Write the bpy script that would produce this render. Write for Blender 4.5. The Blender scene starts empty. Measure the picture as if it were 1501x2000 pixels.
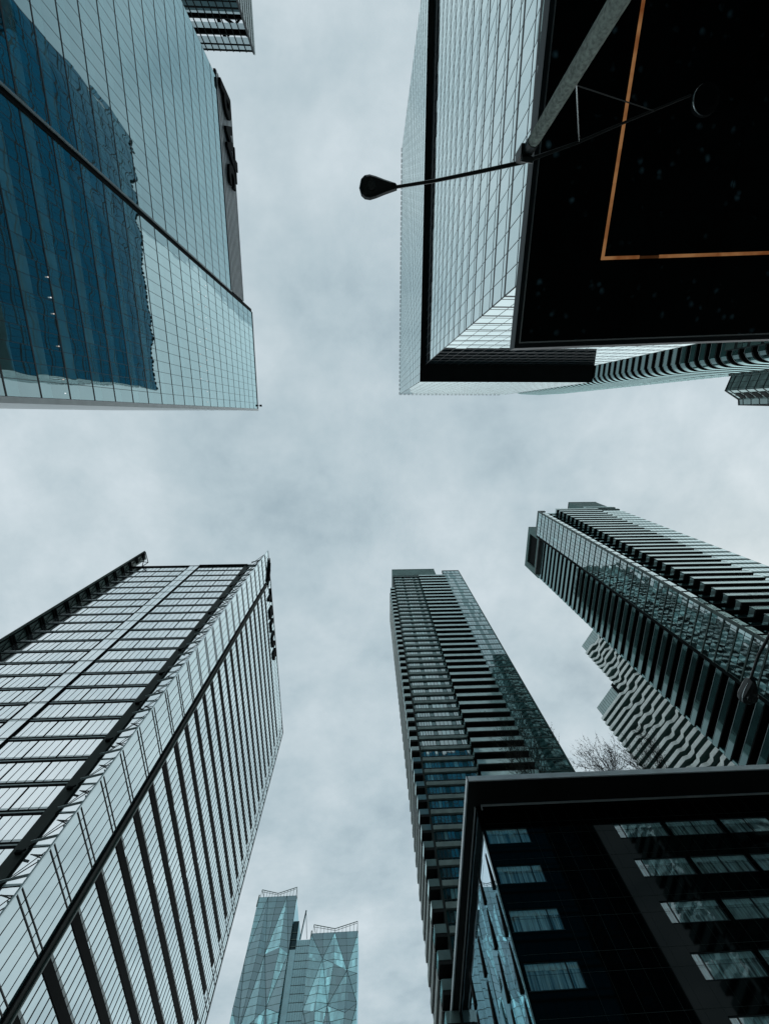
import bpy, math, random
from mathutils import Vector, Matrix
random.seed(11)
R_ = math.radians
scene = bpy.context.scene
# ------------------------------------------------------------------ camera, world, sun
# world frame: camera at the origin (eye height 1.6 m above the pavement at z = GZ)
GZ = -1.6
cd = bpy.data.cameras.new('camera'); cam = bpy.data.objects.new('camera', cd)
scene.collection.objects.link(cam); scene.camera = cam
FPX, CX, CY, ZX, ZY = 740.0, 750.5, 1000.0, 718.0, 809.0
zc = Vector((ZX-CX, -(ZY-CY), -FPX)).normalized()
xc = Vector((1, 0, 0)); xc = (xc-zc*xc.dot(zc)).normalized(); yc = zc.cross(xc)
cam.matrix_world = Matrix((xc, yc, zc)).to_4x4()
cd.sensor_fit = 'HORIZONTAL'; cd.sensor_width = 36.0; cd.lens = FPX/1501*36
cd.clip_start = 0.05; cd.clip_end = 6000

SUN_EL, SUN_ROT = R_(38), R_(63)
w = bpy.data.worlds.new('World'); scene.world = w; w.use_nodes = True
nt = w.node_tree; nt.nodes.clear(); N = nt.nodes.new; L = nt.links.new
sky = N('ShaderNodeTexSky'); sky.sky_type = 'NISHITA'; sky.sun_disc = False
sky.sun_elevation = SUN_EL; sky.sun_rotation = SUN_ROT; sky.dust_density = 3
b1 = N('ShaderNodeBackground'); b1.inputs[1].default_value = 0.07; L(sky.outputs[0], b1.inputs[0])
tc = N('ShaderNodeTexCoord'); sp = N('ShaderNodeSeparateXYZ'); L(tc.outputs['Generated'], sp.inputs[0])
mx = N('ShaderNodeMath'); mx.operation = 'MAXIMUM'; mx.inputs[1].default_value = 0.10; L(sp.outputs[2], mx.inputs[0])
cm = N('ShaderNodeCombineXYZ')
for i in (0, 1):
    d = N('ShaderNodeMath'); d.operation = 'DIVIDE'; L(sp.outputs[i], d.inputs[0]); L(mx.outputs[0], d.inputs[1]); L(d.outputs[0], cm.inputs[i])
n1 = N('ShaderNodeTexNoise'); n1.inputs['Scale'].default_value = 2.9; n1.inputs['Detail'].default_value = 9; n1.inputs['Roughness'].default_value = 0.60; n1.inputs['Distortion'].default_value = 0.08
mp = N('ShaderNodeMapping'); mp.inputs['Location'].default_value = (5.63, 0.59, 0.4); L(cm.outputs[0], mp.inputs[0]); L(mp.outputs[0], n1.inputs['Vector'])
n2 = N('ShaderNodeTexNoise'); n2.inputs['Scale'].default_value = 0.75; n2.inputs['Detail'].default_value = 3; L(mp.outputs[0], n2.inputs['Vector'])
mm = N('ShaderNodeMath'); mm.operation = 'MULTIPLY_ADD'; mm.inputs[1].default_value = 0.6; L(n1.outputs[0], mm.inputs[0])
m3 = N('ShaderNodeMath'); m3.operation = 'MULTIPLY'; m3.inputs[1].default_value = 0.4; L(n2.outputs[0], m3.inputs[0]); L(m3.outputs[0], mm.inputs[2])
cr = N('ShaderNodeValToRGB'); e = cr.color_ramp.elements
e[0].position = 0.33; e[0].color = (0.37, 0.48, 0.54, 1)
e[1].position = 0.62; e[1].color = (0.68, 0.775, 0.825, 1)
for p_, c_ in ((0.43, (0.485, 0.60, 0.655, 1)), (0.52, (0.575, 0.68, 0.73, 1))):
    q = e.new(p_); q.color = c_
L(mm.outputs[0], cr.inputs[0])
b2 = N('ShaderNodeBackground'); b2.inputs[1].default_value = 1.0; L(cr.outputs[0], b2.inputs[0])
ms = N('ShaderNodeMixShader'); ms.inputs[0].default_value = 0.93
wo = N('ShaderNodeOutputWorld'); L(b1.outputs[0], ms.inputs[1]); L(b2.outputs[0], ms.inputs[2]); L(ms.outputs[0], wo.inputs[0])

sd = bpy.data.lights.new('sun', 'SUN'); sd.energy = 0.5; sd.angle = R_(90); sd.color = (1, 0.97, 0.93)
so = bpy.data.objects.new('sun', sd); scene.collection.objects.link(so)
so.rotation_euler = Vector((math.cos(SUN_EL)*math.sin(SUN_ROT), math.cos(SUN_EL)*math.cos(SUN_ROT), math.sin(SUN_EL))).to_track_quat('Z', 'Y').to_euler()
scene.view_settings.view_transform = 'Standard'; scene.view_settings.look = 'None'
scene.view_settings.exposure = 0; scene.view_settings.gamma = 1
scene.cycles.max_bounces = 8; scene.cycles.glossy_bounces = 5; scene.cycles.diffuse_bounces = 3

# ------------------------------------------------------------------ materials
MATS = {}
def nodes(name):
    m = bpy.data.materials.new(name); m.use_nodes = True; t = m.node_tree; t.nodes.clear(); MATS[name] = m
    return m, t, t.nodes.new, t.links.new
def tone_node(t, N, L, col, var=0.0, nscale=0.5, stretch=(1, 1, 1)):
    """base colour * per-face tone, with slight dirt"""
    a = N('ShaderNodeAttribute'); a.attribute_name = 'tone'
    mixc = N('ShaderNodeVectorMath'); mixc.operation = 'MULTIPLY'
    rgb = N('ShaderNodeRGB'); rgb.outputs[0].default_value = (*col, 1)
    L(rgb.outputs[0], mixc.inputs[0]); L(a.outputs['Color'], mixc.inputs[1])
    out = mixc.outputs[0]
    if var > 0:
        tc = N('ShaderNodeTexCoord'); mp = N('ShaderNodeMapping'); mp.inputs['Scale'].default_value = stretch
        L(tc.outputs['Object'], mp.inputs[0])
        n = N('ShaderNodeTexNoise'); n.inputs['Scale'].default_value = nscale; n.inputs['Detail'].default_value = 6
        L(mp.outputs[0], n.inputs['Vector'])
        r = N('ShaderNodeMapRange'); r.inputs[1].default_value = 0.3; r.inputs[2].default_value = 0.7
        r.inputs[3].default_value = 1-var; r.inputs[4].default_value = 1+var; L(n.outputs[0], r.inputs[0])
        s = N('ShaderNodeVectorMath'); s.operation = 'SCALE'; L(out, s.inputs[0]); L(r.outputs[0], s.inputs['Scale']); out = s.outputs[0]
    return out
def glass(name, base, f0, p, tint=(1, 1, 1), rough=0.02, bump=0.0, bscale=0.35, var=0.25, stretch=(1, 1, 0.35), tint0=None, ramp=(0.52, 0.70)):
    """opaque coated architectural glass: dark body + mirror layer that grows towards grazing angles"""
    m, t, N, L = nodes(name)
    body = N('ShaderNodeBsdfDiffuse'); L(tone_node(t, N, L, base, var, 0.4), body.inputs[0])
    gl = N('ShaderNodeBsdfGlossy'); gl.inputs['Color'].default_value = (*tint, 1); gl.inputs['Roughness'].default_value = rough
    lw = N('ShaderNodeLayerWeight'); lw.inputs[0].default_value = 0.5
    pw = N('ShaderNodeMath'); pw.operation = 'POWER'; pw.inputs[1].default_value = p; L(lw.outputs['Facing'], pw.inputs[0])
    if tint0:
        rr = N('ShaderNodeValToRGB'); rr.color_ramp.elements[0].position = ramp[0]; rr.color_ramp.elements[0].color = (*tint0, 1)
        rr.color_ramp.elements[1].position = ramp[1]; rr.color_ramp.elements[1].color = (*tint, 1); L(lw.outputs['Facing'], rr.inputs[0]); L(rr.outputs[0], gl.inputs['Color'])
    ma = N('ShaderNodeMath'); ma.operation = 'MULTIPLY_ADD'; ma.inputs[1].default_value = 1-f0; ma.inputs[2].default_value = f0; L(pw.outputs[0], ma.inputs[0])
    mxs = N('ShaderNodeMixShader'); L(ma.outputs[0], mxs.inputs[0]); L(body.outputs[0], mxs.inputs[1]); L(gl.outputs[0], mxs.inputs[2])
    if bump > 0:
        tc = N('ShaderNodeTexCoord'); mp = N('ShaderNodeMapping'); mp.inputs['Scale'].default_value = stretch; L(tc.outputs['Object'], mp.inputs[0])
        n = N('ShaderNodeTexNoise'); n.inputs['Scale'].default_value = bscale; n.inputs['Detail'].default_value = 1.5; L(mp.outputs[0], n.inputs['Vector'])
        b = N('ShaderNodeBump'); b.inputs['Strength'].default_value = 1.0; b.inputs['Distance'].default_value = bump; L(n.outputs[0], b.inputs['Height'])
        L(b.outputs[0], gl.inputs['Normal'])
    o = N('ShaderNodeOutputMaterial'); L(mxs.outputs[0], o.inputs[0]); return m
def solid(name, base, rough=0.6, metal=0.0, var=0.15, nscale=0.8, spec=0.4, stretch=(1, 1, 1)):
    m, t, N, L = nodes(name)
    b = N('ShaderNodeBsdfPrincipled'); L(tone_node(t, N, L, base, max(var, 0.01), nscale, stretch), b.inputs['Base Color'])
    b.inputs['Roughness'].default_value = rough; b.inputs['Metallic'].default_value = metal; b.inputs['Specular IOR Level'].default_value = spec
    o = N('ShaderNodeOutputMaterial'); L(b.outputs[0], o.inputs[0]); return m
def emit(name, col, strength):
    m, t, N, L = nodes(name)
    tc = N('ShaderNodeTexCoord'); n = N('ShaderNodeTexNoise'); n.inputs['Scale'].default_value = 1.3; n.inputs['Detail'].default_value = 5; L(tc.outputs['Object'], n.inputs['Vector'])
    r = N('ShaderNodeValToRGB'); r.color_ramp.elements[0].position = 0.35; r.color_ramp.elements[0].color = (col[0]*.55, col[1]*.38, col[2]*.3, 1)
    r.color_ramp.elements[1].position = 0.62; r.color_ramp.elements[1].color = (*col, 1); L(n.outputs[0], r.inputs[0])
    b = N('ShaderNodeEmission'); b.inputs[1].default_value = strength; L(r.outputs[0], b.inputs[0])
    o = N('ShaderNodeOutputMaterial'); L(b.outputs[0], o.inputs[0]); return m

glass('ul_glass', (0.050, 0.110, 0.115), 0.20, 1.9, (0.68, 0.93, 0.97), 0.012, 0.035, 0.30, 0.2, (1, 1, 0.4))
glass('ur_glass', (0.012, 0.060, 0.085), 0.26, 0.9, (0.88, 1.0, 1.0), 0.02, 0.008, 0.2, tint0=(0.025, 0.23, 0.39), ramp=(0.50, 0.68))
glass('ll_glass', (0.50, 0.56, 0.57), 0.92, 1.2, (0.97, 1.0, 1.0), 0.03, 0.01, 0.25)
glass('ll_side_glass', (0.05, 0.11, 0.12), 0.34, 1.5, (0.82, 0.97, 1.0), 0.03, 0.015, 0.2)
glass('teal_glass', (0.012, 0.045, 0.045), 0.13, 2.6, (0.70, 0.95, 0.95), 0.04, 0.03, 0.3)
glass('window_glass', (0.03, 0.06, 0.06), 0.30, 1.8, (0.85, 1.0, 1.0), 0.03, 0.02, 0.4)
glass('balustrade', (0.22, 0.31, 0.295), 0.16, 2.2, (0.78, 0.95, 0.94), 0.08, 0.02, 0.5, 0.3)
glass('dark_balustrade', (0.02, 0.055, 0.055), 0.10, 2.2, (0.65, 0.92, 0.92), 0.06, 0.02, 0.5, 0.3)
glass('facet_glass', (0.125, 0.265, 0.275), 0.26, 1.8, (0.62, 0.88, 0.95), 0.04, 0.02, 0.2)
glass('screen_glass', (0.24, 0.34, 0.35), 0.25, 2.0, (0.85, 0.97, 1.0), 0.05, 0.0)
glass('dark_teal', (0.004, 0.018, 0.022), 0.03, 3.0, (0.6, 0.9, 0.95), 0.08, 0.02, 0.3)
glass('black_stone', (0.0015, 0.0025, 0.0028), 0.013, 4.8, (0.8, 0.95, 0.95), 0.03, 0.0)
glass('mirror_clad', (0.04, 0.08, 0.09), 0.66, 1.4, (0.78, 0.92, 1.0), 0.015, 0.05, 0.12, 0.2, (1, 1, 0.5))
glass('canopy_under', (0.0060, 0.0085, 0.0080), 0.006, 5.0, (0.8, 0.95, 0.95), 0.10, 0.0)
# see-through window pane
m, t, N, L = nodes('clear_pane')
tr = N('ShaderNodeBsdfTransparent'); tr.inputs[0].default_value = (0.80, 0.92, 0.92, 1); gl = N('ShaderNodeBsdfGlossy'); gl.inputs['Roughness'].default_value = 0.015; gl.inputs['Color'].default_value = (0.9, 1, 1, 1)
lz = N('ShaderNodeLayerWeight'); lz.inputs[0].default_value = 0.5; pz = N('ShaderNodeMath'); pz.operation = 'POWER'; pz.inputs[1].default_value = 2.0; L(lz.outputs['Facing'], pz.inputs[0]); fz = N('ShaderNodeMath'); fz.operation = 'MULTIPLY_ADD'; fz.inputs[1].default_value = 0.80; fz.inputs[2].default_value = 0.16; L(pz.outputs[0], fz.inputs[0]); mz = N('ShaderNodeMixShader'); L(fz.outputs[0], mz.inputs[0]); L(tr.outputs[0], mz.inputs[1]); L(gl.outputs[0], mz.inputs[2])
tcz = N('ShaderNodeTexCoord'); nz = N('ShaderNodeTexNoise'); nz.inputs['Scale'].default_value = 0.5; L(tcz.outputs['Object'], nz.inputs['Vector'])
bz = N('ShaderNodeBump'); bz.inputs['Distance'].default_value = 0.012; L(nz.outputs[0], bz.inputs['Height']); L(bz.outputs[0], gl.inputs['Normal'])
oz = N('ShaderNodeOutputMaterial'); L(mz.outputs[0], oz.inputs[0])
solid('mullion', (0.012, 0.022, 0.024), 0.45, 0.0, 0.2)
solid('black_metal', (0.004, 0.007, 0.007), 0.75, 0.0, 0.2, 0.8, 0.08)
solid('dark_green', (0.016, 0.028, 0.024), 0.7, 0.0, 0.3, 0.3)
solid('mid_green', (0.085, 0.135, 0.122), 0.45, 0.0, 0.3, 0.3)
solid('soffit_dark', (0.012, 0.016, 0.015), 0.8, 0.0, 0.3, 0.2)
solid('white_metal', (0.62, 0.68, 0.68), 0.35, 0.0, 0.1)
solid('light_metal', (0.34, 0.42, 0.42), 0.4, 0.2, 0.1)
solid('concrete', (0.27, 0.35, 0.33), 0.85, 0.0, 0.25, 0.6)
solid('pale_concrete', (0.90, 0.95, 0.91), 0.8, 0.0, 0.12, 0.5)
solid('grey_green', (0.13, 0.22, 0.205), 0.7, 0.0, 0.2, 0.3)
solid('fascia', (0.88, 0.95, 0.95), 0.4, 0.25, 0.15, 0.5)
solid('pole', (0.34, 0.39, 0.34), 0.85, 0.0, 0.45, 18.0)
solid('steel', (0.45, 0.5, 0.5), 0.25, 0.9, 0.1)
solid('lamp_black', (0.008, 0.014, 0.013), 0.35, 0.0, 0.3, 4.0)
solid('lens', (0.018, 0.028, 0.026), 0.12, 0.0, 0.5, 8.0, 0.6)
solid('asphalt', (0.05, 0.05, 0.052), 0.9, 0.0, 0.25, 0.7)
solid('paving', (0.22, 0.22, 0.21), 0.9, 0.0, 0.2, 0.7)
solid('earth', (0.09, 0.10, 0.08), 0.95, 0.0, 0.3, 0.02)
solid('paint', (0.75, 0.75, 0.72), 0.7, 0.0, 0.15)
solid('bark', (0.016, 0.020, 0.017), 0.9, 0.0, 0.3, 3.0)
solid('bud', (0.05, 0.052, 0.022), 0.9, 0.0, 0.3, 3.0)
solid('curtain', (0.66, 0.80, 0.80), 0.8, 0.0, 0.55, 2.2, 0.2, (5, 5, 0.3))
solid('roofing', (0.18, 0.19, 0.19), 0.9)
emit('gold_light', (0.52, 0.25, 0.10), 0.42)
emit('gold_dim', (0.30, 0.13, 0.05), 0.12)
emit('spot_white', (0.8, 0.9, 0.95), 1.1)
# canopy underside: scattered pale bluish spots
def add_spots(name, col, scale, lo, hi):
    m = MATS[name]; t = m.node_tree; N = t.nodes.new; L = t.links.new
    body = [n for n in t.nodes if n.type == 'BSDF_DIFFUSE'][0]; src = body.inputs[0].links[0].from_socket
    tc = N('ShaderNodeTexCoord')
    n0 = N('ShaderNodeTexNoise'); n0.inputs['Scale'].default_value = 2.6; L(tc.outputs['Object'], n0.inputs['Vector'])
    ad = N('ShaderNodeMix'); ad.data_type = 'VECTOR'; ad.inputs['Factor'].default_value = 0.12
    L(tc.outputs['Object'], ad.inputs['A']); L(n0.outputs['Color'], ad.inputs['B'])
    v = N('ShaderNodeTexVoronoi'); v.inputs['Scale'].default_value = scale; L(ad.outputs['Result'], v.inputs['Vector'])
    n = N('ShaderNodeTexNoise'); n.inputs['Scale'].default_value = 1.1; n.inputs['Detail'].default_value = 3; L(tc.outputs['Object'], n.inputs['Vector'])
    r = N('ShaderNodeMapRange'); r.inputs[1].default_value = hi; r.inputs[2].default_value = lo; L(v.outputs['Distance'], r.inputs[0])
    r2 = N('ShaderNodeMapRange'); r2.inputs[1].default_value = 0.50; r2.inputs[2].default_value = 0.70; L(n.outputs[0], r2.inputs[0])
    mu = N('ShaderNodeMath'); mu.operation = 'MULTIPLY'; L(r.outputs[0], mu.inputs[0]); L(r2.outputs[0], mu.inputs[1])
    mi = N('ShaderNodeMix'); mi.data_type = 'RGBA'; L(mu.outputs[0], mi.inputs['Factor']); L(src, mi.inputs['A']); mi.inputs['B'].default_value = (*col, 1)
    L(mi.outputs['Result'], body.inputs[0])
add_spots('canopy_under', (0.20, 0.40, 0.48), 2.3, 0.02, 0.28)

# ------------------------------------------------------------------ mesh helpers
COL = scene.collection
class MB:
    def __init__(s): s.v = []; s.f = []; s.m = []; s.t = []
    def poly(s, pts, nrm=None, mat=0, tone=1.0):
        pts = [Vector(p) for p in pts]
        if nrm is not None:
            n = (pts[1]-pts[0]).cross(pts[2]-pts[0])
            if n.dot(Vector(nrm)) < 0: pts.reverse()
        i = len(s.v); s.v += [tuple(p) for p in pts]; s.f.append(tuple(range(i, i+len(pts)))); s.m.append(mat); s.t.append(tone)
    def hexa(s, c, mat=0, tone=1.0):
        """8 corners, bottom 4 then top 4"""
        c = [Vector(p) for p in c]
        det = (c[1]-c[0]).cross(c[3]-c[0]).dot(c[4]-c[0])
        i = len(s.v); s.v += [tuple(p) for p in c]
        fs = [(0, 3, 2, 1), (4, 5, 6, 7), (0, 1, 5, 4), (1, 2, 6, 5), (2, 3, 7, 6), (3, 0, 4, 7)]
        for f in fs:
            if det < 0: f = f[::-1]
            s.f.append(tuple(i+k for k in f)); s.m.append(mat); s.t.append(tone)
    def box(s, x0, x1, y0, y1, z0, z1, mat=0, tone=1.0):
        s.hexa([(x0, y0, z0), (x1, y0, z0), (x1, y1, z0), (x0, y1, z0), (x0, y0, z1), (x1, y0, z1), (x1, y1, z1), (x0, y1, z1)], mat, tone)
    def prism(s, poly, z0, z1, mat=0, tone=1.0, cap=True):
        a = sum(poly[i][0]*poly[(i+1) % len(poly)][1]-poly[(i+1) % len(poly)][0]*poly[i][1] for i in range(len(poly)))
        if a < 0: poly = poly[::-1]
        n = len(poly); i = len(s.v); s.v += [(x, y, z0) for x, y in poly]+[(x, y, z1) for x, y in poly]
        for k in range(n):
            s.f.append((i+k, i+(k+1) % n, i+n+(k+1) % n, i+n+k)); s.m.append(mat); s.t.append(tone)
        if cap:
            s.f.append(tuple(i+n+k for k in range(n))); s.m.append(mat); s.t.append(tone)
            s.f.append(tuple(i+k for k in reversed(range(n)))); s.m.append(mat); s.t.append(tone)
    def bar(s, a, b, w, h=None, mat=0, tone=1.0):
        a, b = Vector(a), Vector(b); h = h or w; d = (b-a).normalized()
        u = d.cross(Vector((0, 0, 1)));
        if u.length < 1e-3: u = d.cross(Vector((1, 0, 0)))
        u.normalize(); q = u.cross(d).normalized(); u *= w/2; q *= h/2
        s.hexa([a-u-q, a+u-q, a+u+q, a-u+q, b-u-q, b+u-q, b+u+q, b-u+q], mat, tone)
    def tube(s, pts, rad, seg=10, mat=0, tone=1.0, cap=True):
        pts = [Vector(p) for p in pts]; rings = []
        ref = Vector((0.31, 0.17, 0.93))
        for k, p in enumerate(pts):
            d = (pts[min(k+1, len(pts)-1)]-pts[max(k-1, 0)]).normalized()
            u = d.cross(ref).normalized(); q = d.cross(u)
            r = rad[k] if isinstance(rad, (list, tuple)) else rad
            i = len(s.v); rings.append(i)
            for j in range(seg):
                a = 2*math.pi*j/seg; s.v.append(tuple(p+u*(r*math.cos(a))+q*(r*math.sin(a))))
        for a, b in zip(rings, rings[1:]):
            for j in range(seg):
                s.f.append((a+j, a+(j+1) % seg, b+(j+1) % seg, b+j)); s.m.append(mat); s.t.append(tone)
        if cap:
            s.f.append(tuple(rings[0]+j for j in reversed(range(seg)))); s.m.append(mat); s.t.append(tone)
            s.f.append(tuple(rings[-1]+j for j in range(seg))); s.m.append(mat); s.t.append(tone)
    def build(s, name, mats, parent=None, smooth=False, loc=None):
        me = bpy.data.meshes.new(name)
        v = s.v
        if loc is not None: v = [(p[0]-loc[0], p[1]-loc[1], p[2]-loc[2]) for p in v]
        me.from_pydata(v, [], s.f); me.update()
        if isinstance(mats, str): mats = [mats]
        for m in mats: me.materials.append(MATS[m])
        me.polygons.foreach_set('material_index', s.m)
        at = me.attributes.new('tone', 'FLOAT_COLOR', 'CORNER'); buf = []
        for f, tn in zip(s.f, s.t): buf += [tn, tn, tn, 1.0]*len(f)
        at.data.foreach_set('color', buf)
        if smooth: me.polygons.foreach_set('use_smooth', [True]*len(me.polygons))
        o = bpy.data.objects.new(name, me); COL.objects.link(o)
        if parent is not None:
            o.parent = parent
            px, py, pz = parent.matrix_world.translation if parent.type != 'MESH' else (0, 0, 0)
            b = base_of(parent); o.location = (-b[0], -b[1], -b[2]) if parent.parent is None else (0, 0, 0)
        if loc is not None: o.location = loc
        return o
BASE = {}
def base_of(o): return BASE.get(o.name, (0, 0, 0))
def thing(name, label, cat, loc, group=None):
    o = bpy.data.objects.new(name, None); COL.objects.link(o); o.location = loc; BASE[o.name] = loc
    o.empty_display_size = 0.5
    o['label'] = label; o['category'] = cat
    if group: o['group'] = group
    return o
def struct(o): o['kind'] = 'structure'; return o

class Face:
    """a vertical facade plane: s runs along it, z up, o outwards"""
    def __init__(s, a, b, out):
        s.a = Vector((a[0], a[1], 0)); d = Vector((b[0]-a[0], b[1]-a[1], 0)); s.len = d.length; s.d = d.normalized()
        n = Vector((-s.d.y, s.d.x, 0)); s.n = n if n.dot(Vector((out[0], out[1], 0))) > 0 else -n
    def p(s, t, z, o=0.0): q = s.a+s.d*t+s.n*o; return (q.x, q.y, z)
    def box(s, mb, s0, s1, z0, z1, o0, o1, mat=0, tone=1.0):
        mb.hexa([s.p(s0, z0, o0), s.p(s1, z0, o0), s.p(s1, z0, o1), s.p(s0, z0, o1), s.p(s0, z1, o0), s.p(s1, z1, o0), s.p(s1, z1, o1), s.p(s0, z1, o1)], mat, tone)
    def pane(s, mb, s0, s1, z0, z1, o=0.0, tilt=0.0, mat=0, tone=1.0):
        ta = random.gauss(0, tilt)*(s1-s0)/2; tb = random.gauss(0, tilt)*(z1-z0)/2
        mb.poly([s.p(s0, z0, o-ta-tb), s.p(s1, z0, o+ta-tb), s.p(s1, z1, o+ta+tb), s.p(s0, z1, o-ta+tb)], s.n, mat, tone)
def frange(a, b, st):
    out = []; x = a
    while x < b-1e-6: out.append(x); x += st
    return out

# ================================================================== ground
g = MB(); g.poly([(-2500, -2500, GZ-.15), (2500, -2500, GZ-.15), (2500, 2500, GZ-.15), (-2500, 2500, GZ-.15)], (0, 0, 1)); struct(g.build('ground', 'earth'))
g = MB(); g.poly([(-27, -900, GZ-.146), (-3, -900, GZ-.146), (-3, 900, GZ-.146), (-27, 900, GZ-.146)], (0, 0, 1)); struct(g.build('road', 'asphalt'))
g = MB()
for x0, x1 in ((-900, -27.004), (-2.996, 900)): g.poly([(x0, 4, GZ-.142), (x1, 4, GZ-.142), (x1, 27, GZ-.142), (x0, 27, GZ-.142)], (0, 0, 1))
struct(g.build('cross_road', 'asphalt'))
g = MB()
for x0, x1, y0, y1 in ((-3, 140, -200, 4), (-3, 140, 27, 230), (-120, -27, -200, 4), (-120, -27, 27, 230)): g.box(x0, x1, y0, y1, GZ-.15, GZ)
struct(g.build('pavement', 'paving'))
g = MB()
for y in frange(-120, 0, 7): g.poly([(-15.1, y, GZ-.138), (-14.9, y, GZ-.138), (-14.9, y+3, GZ-.138), (-15.1, y+3, GZ-.138)], (0, 0, 1))
for x in frange(-26, -4, 1.2):
    g.poly([(x, 0, GZ-.138), (x+.6, 0, GZ-.138), (x+.6, 3.4, GZ-.138), (x, 3.4, GZ-.138)], (0, 0, 1))
    g.poly([(x, 28, GZ-.138), (x+.6, 28, GZ-.138), (x+.6, 31, GZ-.138), (x, 31, GZ-.138)], (0, 0, 1))
struct(g.build('road_marking', 'paint'))

# ================================================================== A: office tower, upper left (mirror glass, sign on rooftop screen)
A = thing('office_tower', 'mirror-glass office tower with a dark blue reflection across it, upper left', 'tower', (-32.928, -1.34, GZ))
fa = Face((-32.928, -1.34), (-31.584, -69.696), (1, 0))
FH = 3.88
def ul_face(s0, s1, ztop, parts_parent):
    pan = MB(); mul = MB()
    n = round((s1-s0)/1.65); pw = (s1-s0)/n
    z = 119.04
    levels = []
    while z > GZ: levels.append(z); z -= FH
    for zt in levels:
        if zt-FH > ztop: continue
        zt2 = min(zt, ztop); zb = max(zt-FH, GZ)
        for k in range(n):
            a, b = s0+k*pw, s0+(k+1)*pw
            t1 = random.uniform(.25, .6); t2 = random.uniform(1.7, 2.5)
            zs = zb+1.45
            if zs < zt2:
                fa.pane(pan, a, b, zb, zs, 0, 0.0011, 0, t2)
                fa.pane(pan, a, b, zs, zt2, 0, 0.0011, 0, t1)
            else: fa.pane(pan, a, b, zb, zt2, 0, 0.002, 0, t2)
        fa.box(mul, s0, s1, zb-.08, zb+.08, -.05, .03)
    for k in range(n+1): fa.box(mul, s0+k*pw-.03, s0+k*pw+.03, GZ, ztop, -.05, .006)
    pan.build('curtain_wall', 'ul_glass', parts_parent); mul.build('mullion_grid', 'mullion', parts_parent)
ul_face(0.25, 26.496, 119.04, A)
ul_face(27.36, 68.352, 102.72, A)
m = MB(); fa.box(m, 26.496, 27.36, GZ, 118.944, -.5, -.02); fa.box(m, 26.448, 26.64, GZ, 118.944, -.7, .12); m.build('shadow_gap', 'black_metal', A)
m = MB(); fa.box(m, 27.12, 27.36, GZ, 102.912, -.7, .14); m.build('reveal_trim', 'light_metal', A)
m = MB(); m.box(-74.88, -33.072, -1.55, -1.12, GZ, 119.328); fa.box(m, -.35, .24, GZ, 119.376, -.9, .16); m.build('corner_trim', 'white_metal', A)
m = MB(); m.prism([(-33.36, -1.6), (-32.592, -27.744), (-74.88, -27.744), (-74.88, -1.6)], GZ, 118.848); m.prism([(-32.592, -27.84), (-31.776, -69.6), (-74.88, -69.6), (-74.88, -27.84)], GZ, 102.528); m.build('core', 'grey_green', A)
m = MB(); fa.box(m, 0, 26.592, 119.04, 119.376, -.6, .12); fa.box(m, 27.36, 68.352, 102.72, 102.912, -.5, .12); m.build('parapet', 'mullion', A)
m = MB()   # louvred rooftop screen
fa.box(m, 27.456, 69.888, 102.912, 111.648, -.5, .0, 1)
for k in range(9): fa.box(m, 27.456, 69.888, 103.2+k*.98, 103.728+k*.98, 0, .05, 0)
fa.box(m, 27.456, 69.984, 111.648, 111.84, -.5, .12, 1)
m.build('louvre_screen', ['white_metal', 'black_metal'], A)
m = MB(); m.tube([fa.p(1.2, 119.232, .2), fa.p(1.2, 120.576, .5)], .07, 6); fa.box(m, .9, 1.5, 120.384, 120.672, .3, .9); m.build('roof_hook', 'black_metal', A)
for (y_, z_) in [(-26.208+k*2.15, 86.784-k*.4) for k in range(12)]+[(-23.9+k*2.4, 82.944-k*.38) for k in range(8)]:
    m = MB(); s_ = (-1.4-y_)*.96; fa.box(m, s_-.06, s_+.06, z_-.06, z_+.06, .05, .17); m.build('facade_light', 'spot_white', A)
for y_, z_ in ((-12.2, 44.928), (-10.6, 44.928), (-7.3, 44.832), (-3.8, 44.64), (-2.3, 44.544), (-14.2, 45.024)):
    m = MB(); s_ = (-1.4-y_)*.96; fa.box(m, s_-.05, s_+.05, z_-.05, z_+.05, .05, .15); m.build('facade_light', 'spot_white', A)

def letters(root, txt, size, start, right, up, out, depth, mat, gap=0.06, bold=0.0, widen=1.0):
    """each letter its own extruded mesh standing on the facade"""
    right, up, out = Vector(right).normalized(), Vector(up), Vector(out).normalized(); x = 0.0
    for ch in txt:
        cu = bpy.data.curves.new('t', 'FONT'); cu.body = ch; cu.size = size; cu.extrude = depth/2; cu.offset = bold
        ob = bpy.data.objects.new('t', cu); COL.objects.link(ob)
        dg = bpy.context.evaluated_depsgraph_get(); ev = ob.evaluated_get(dg); src = ev.to_mesh()
        vs = [v.co.copy() for v in src.vertices]; fs = [tuple(p.vertices) for p in src.polygons]; ev.to_mesh_clear()
        x0 = min(v.x for v in vs); x1 = max(v.x for v in vs); mb = MB()
        for v in vs: mb.v.append(tuple(Vector(start)+right*((x+v.x-x0)*widen)+up*v.y+out*(v.z+depth/2)))
        mb.f = fs; mb.m = [0]*len(fs); mb.t = [1.0]*len(fs)
        mb.build('letter', mat, root)
        x += (x1-x0)+gap*size
        bpy.data.objects.remove(ob); bpy.data.curves.remove(cu)
SA = thing('rooftop_sign', 'black letters pwc on the louvred rooftop screen of the mirror-glass tower', 'sign', fa.p(68, 104, .8))
letters(SA, 'pwc', 8.2, fa.p(68.9, 105.8, .15), -fa.d, (0, 0, 1), fa.n, .55, 'black_metal', .02, .28, 1.25)
m = MB()
for s0, s1, z0, z1 in ((53.2, 56.2, 110.4, 112.2), (56.2, 58.2, 110.4, 113.3), (58.2, 60.5, 110.8, 112.0)): fa.box(m, s0, s1, z0, z1-.8, .15, .6)
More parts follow.
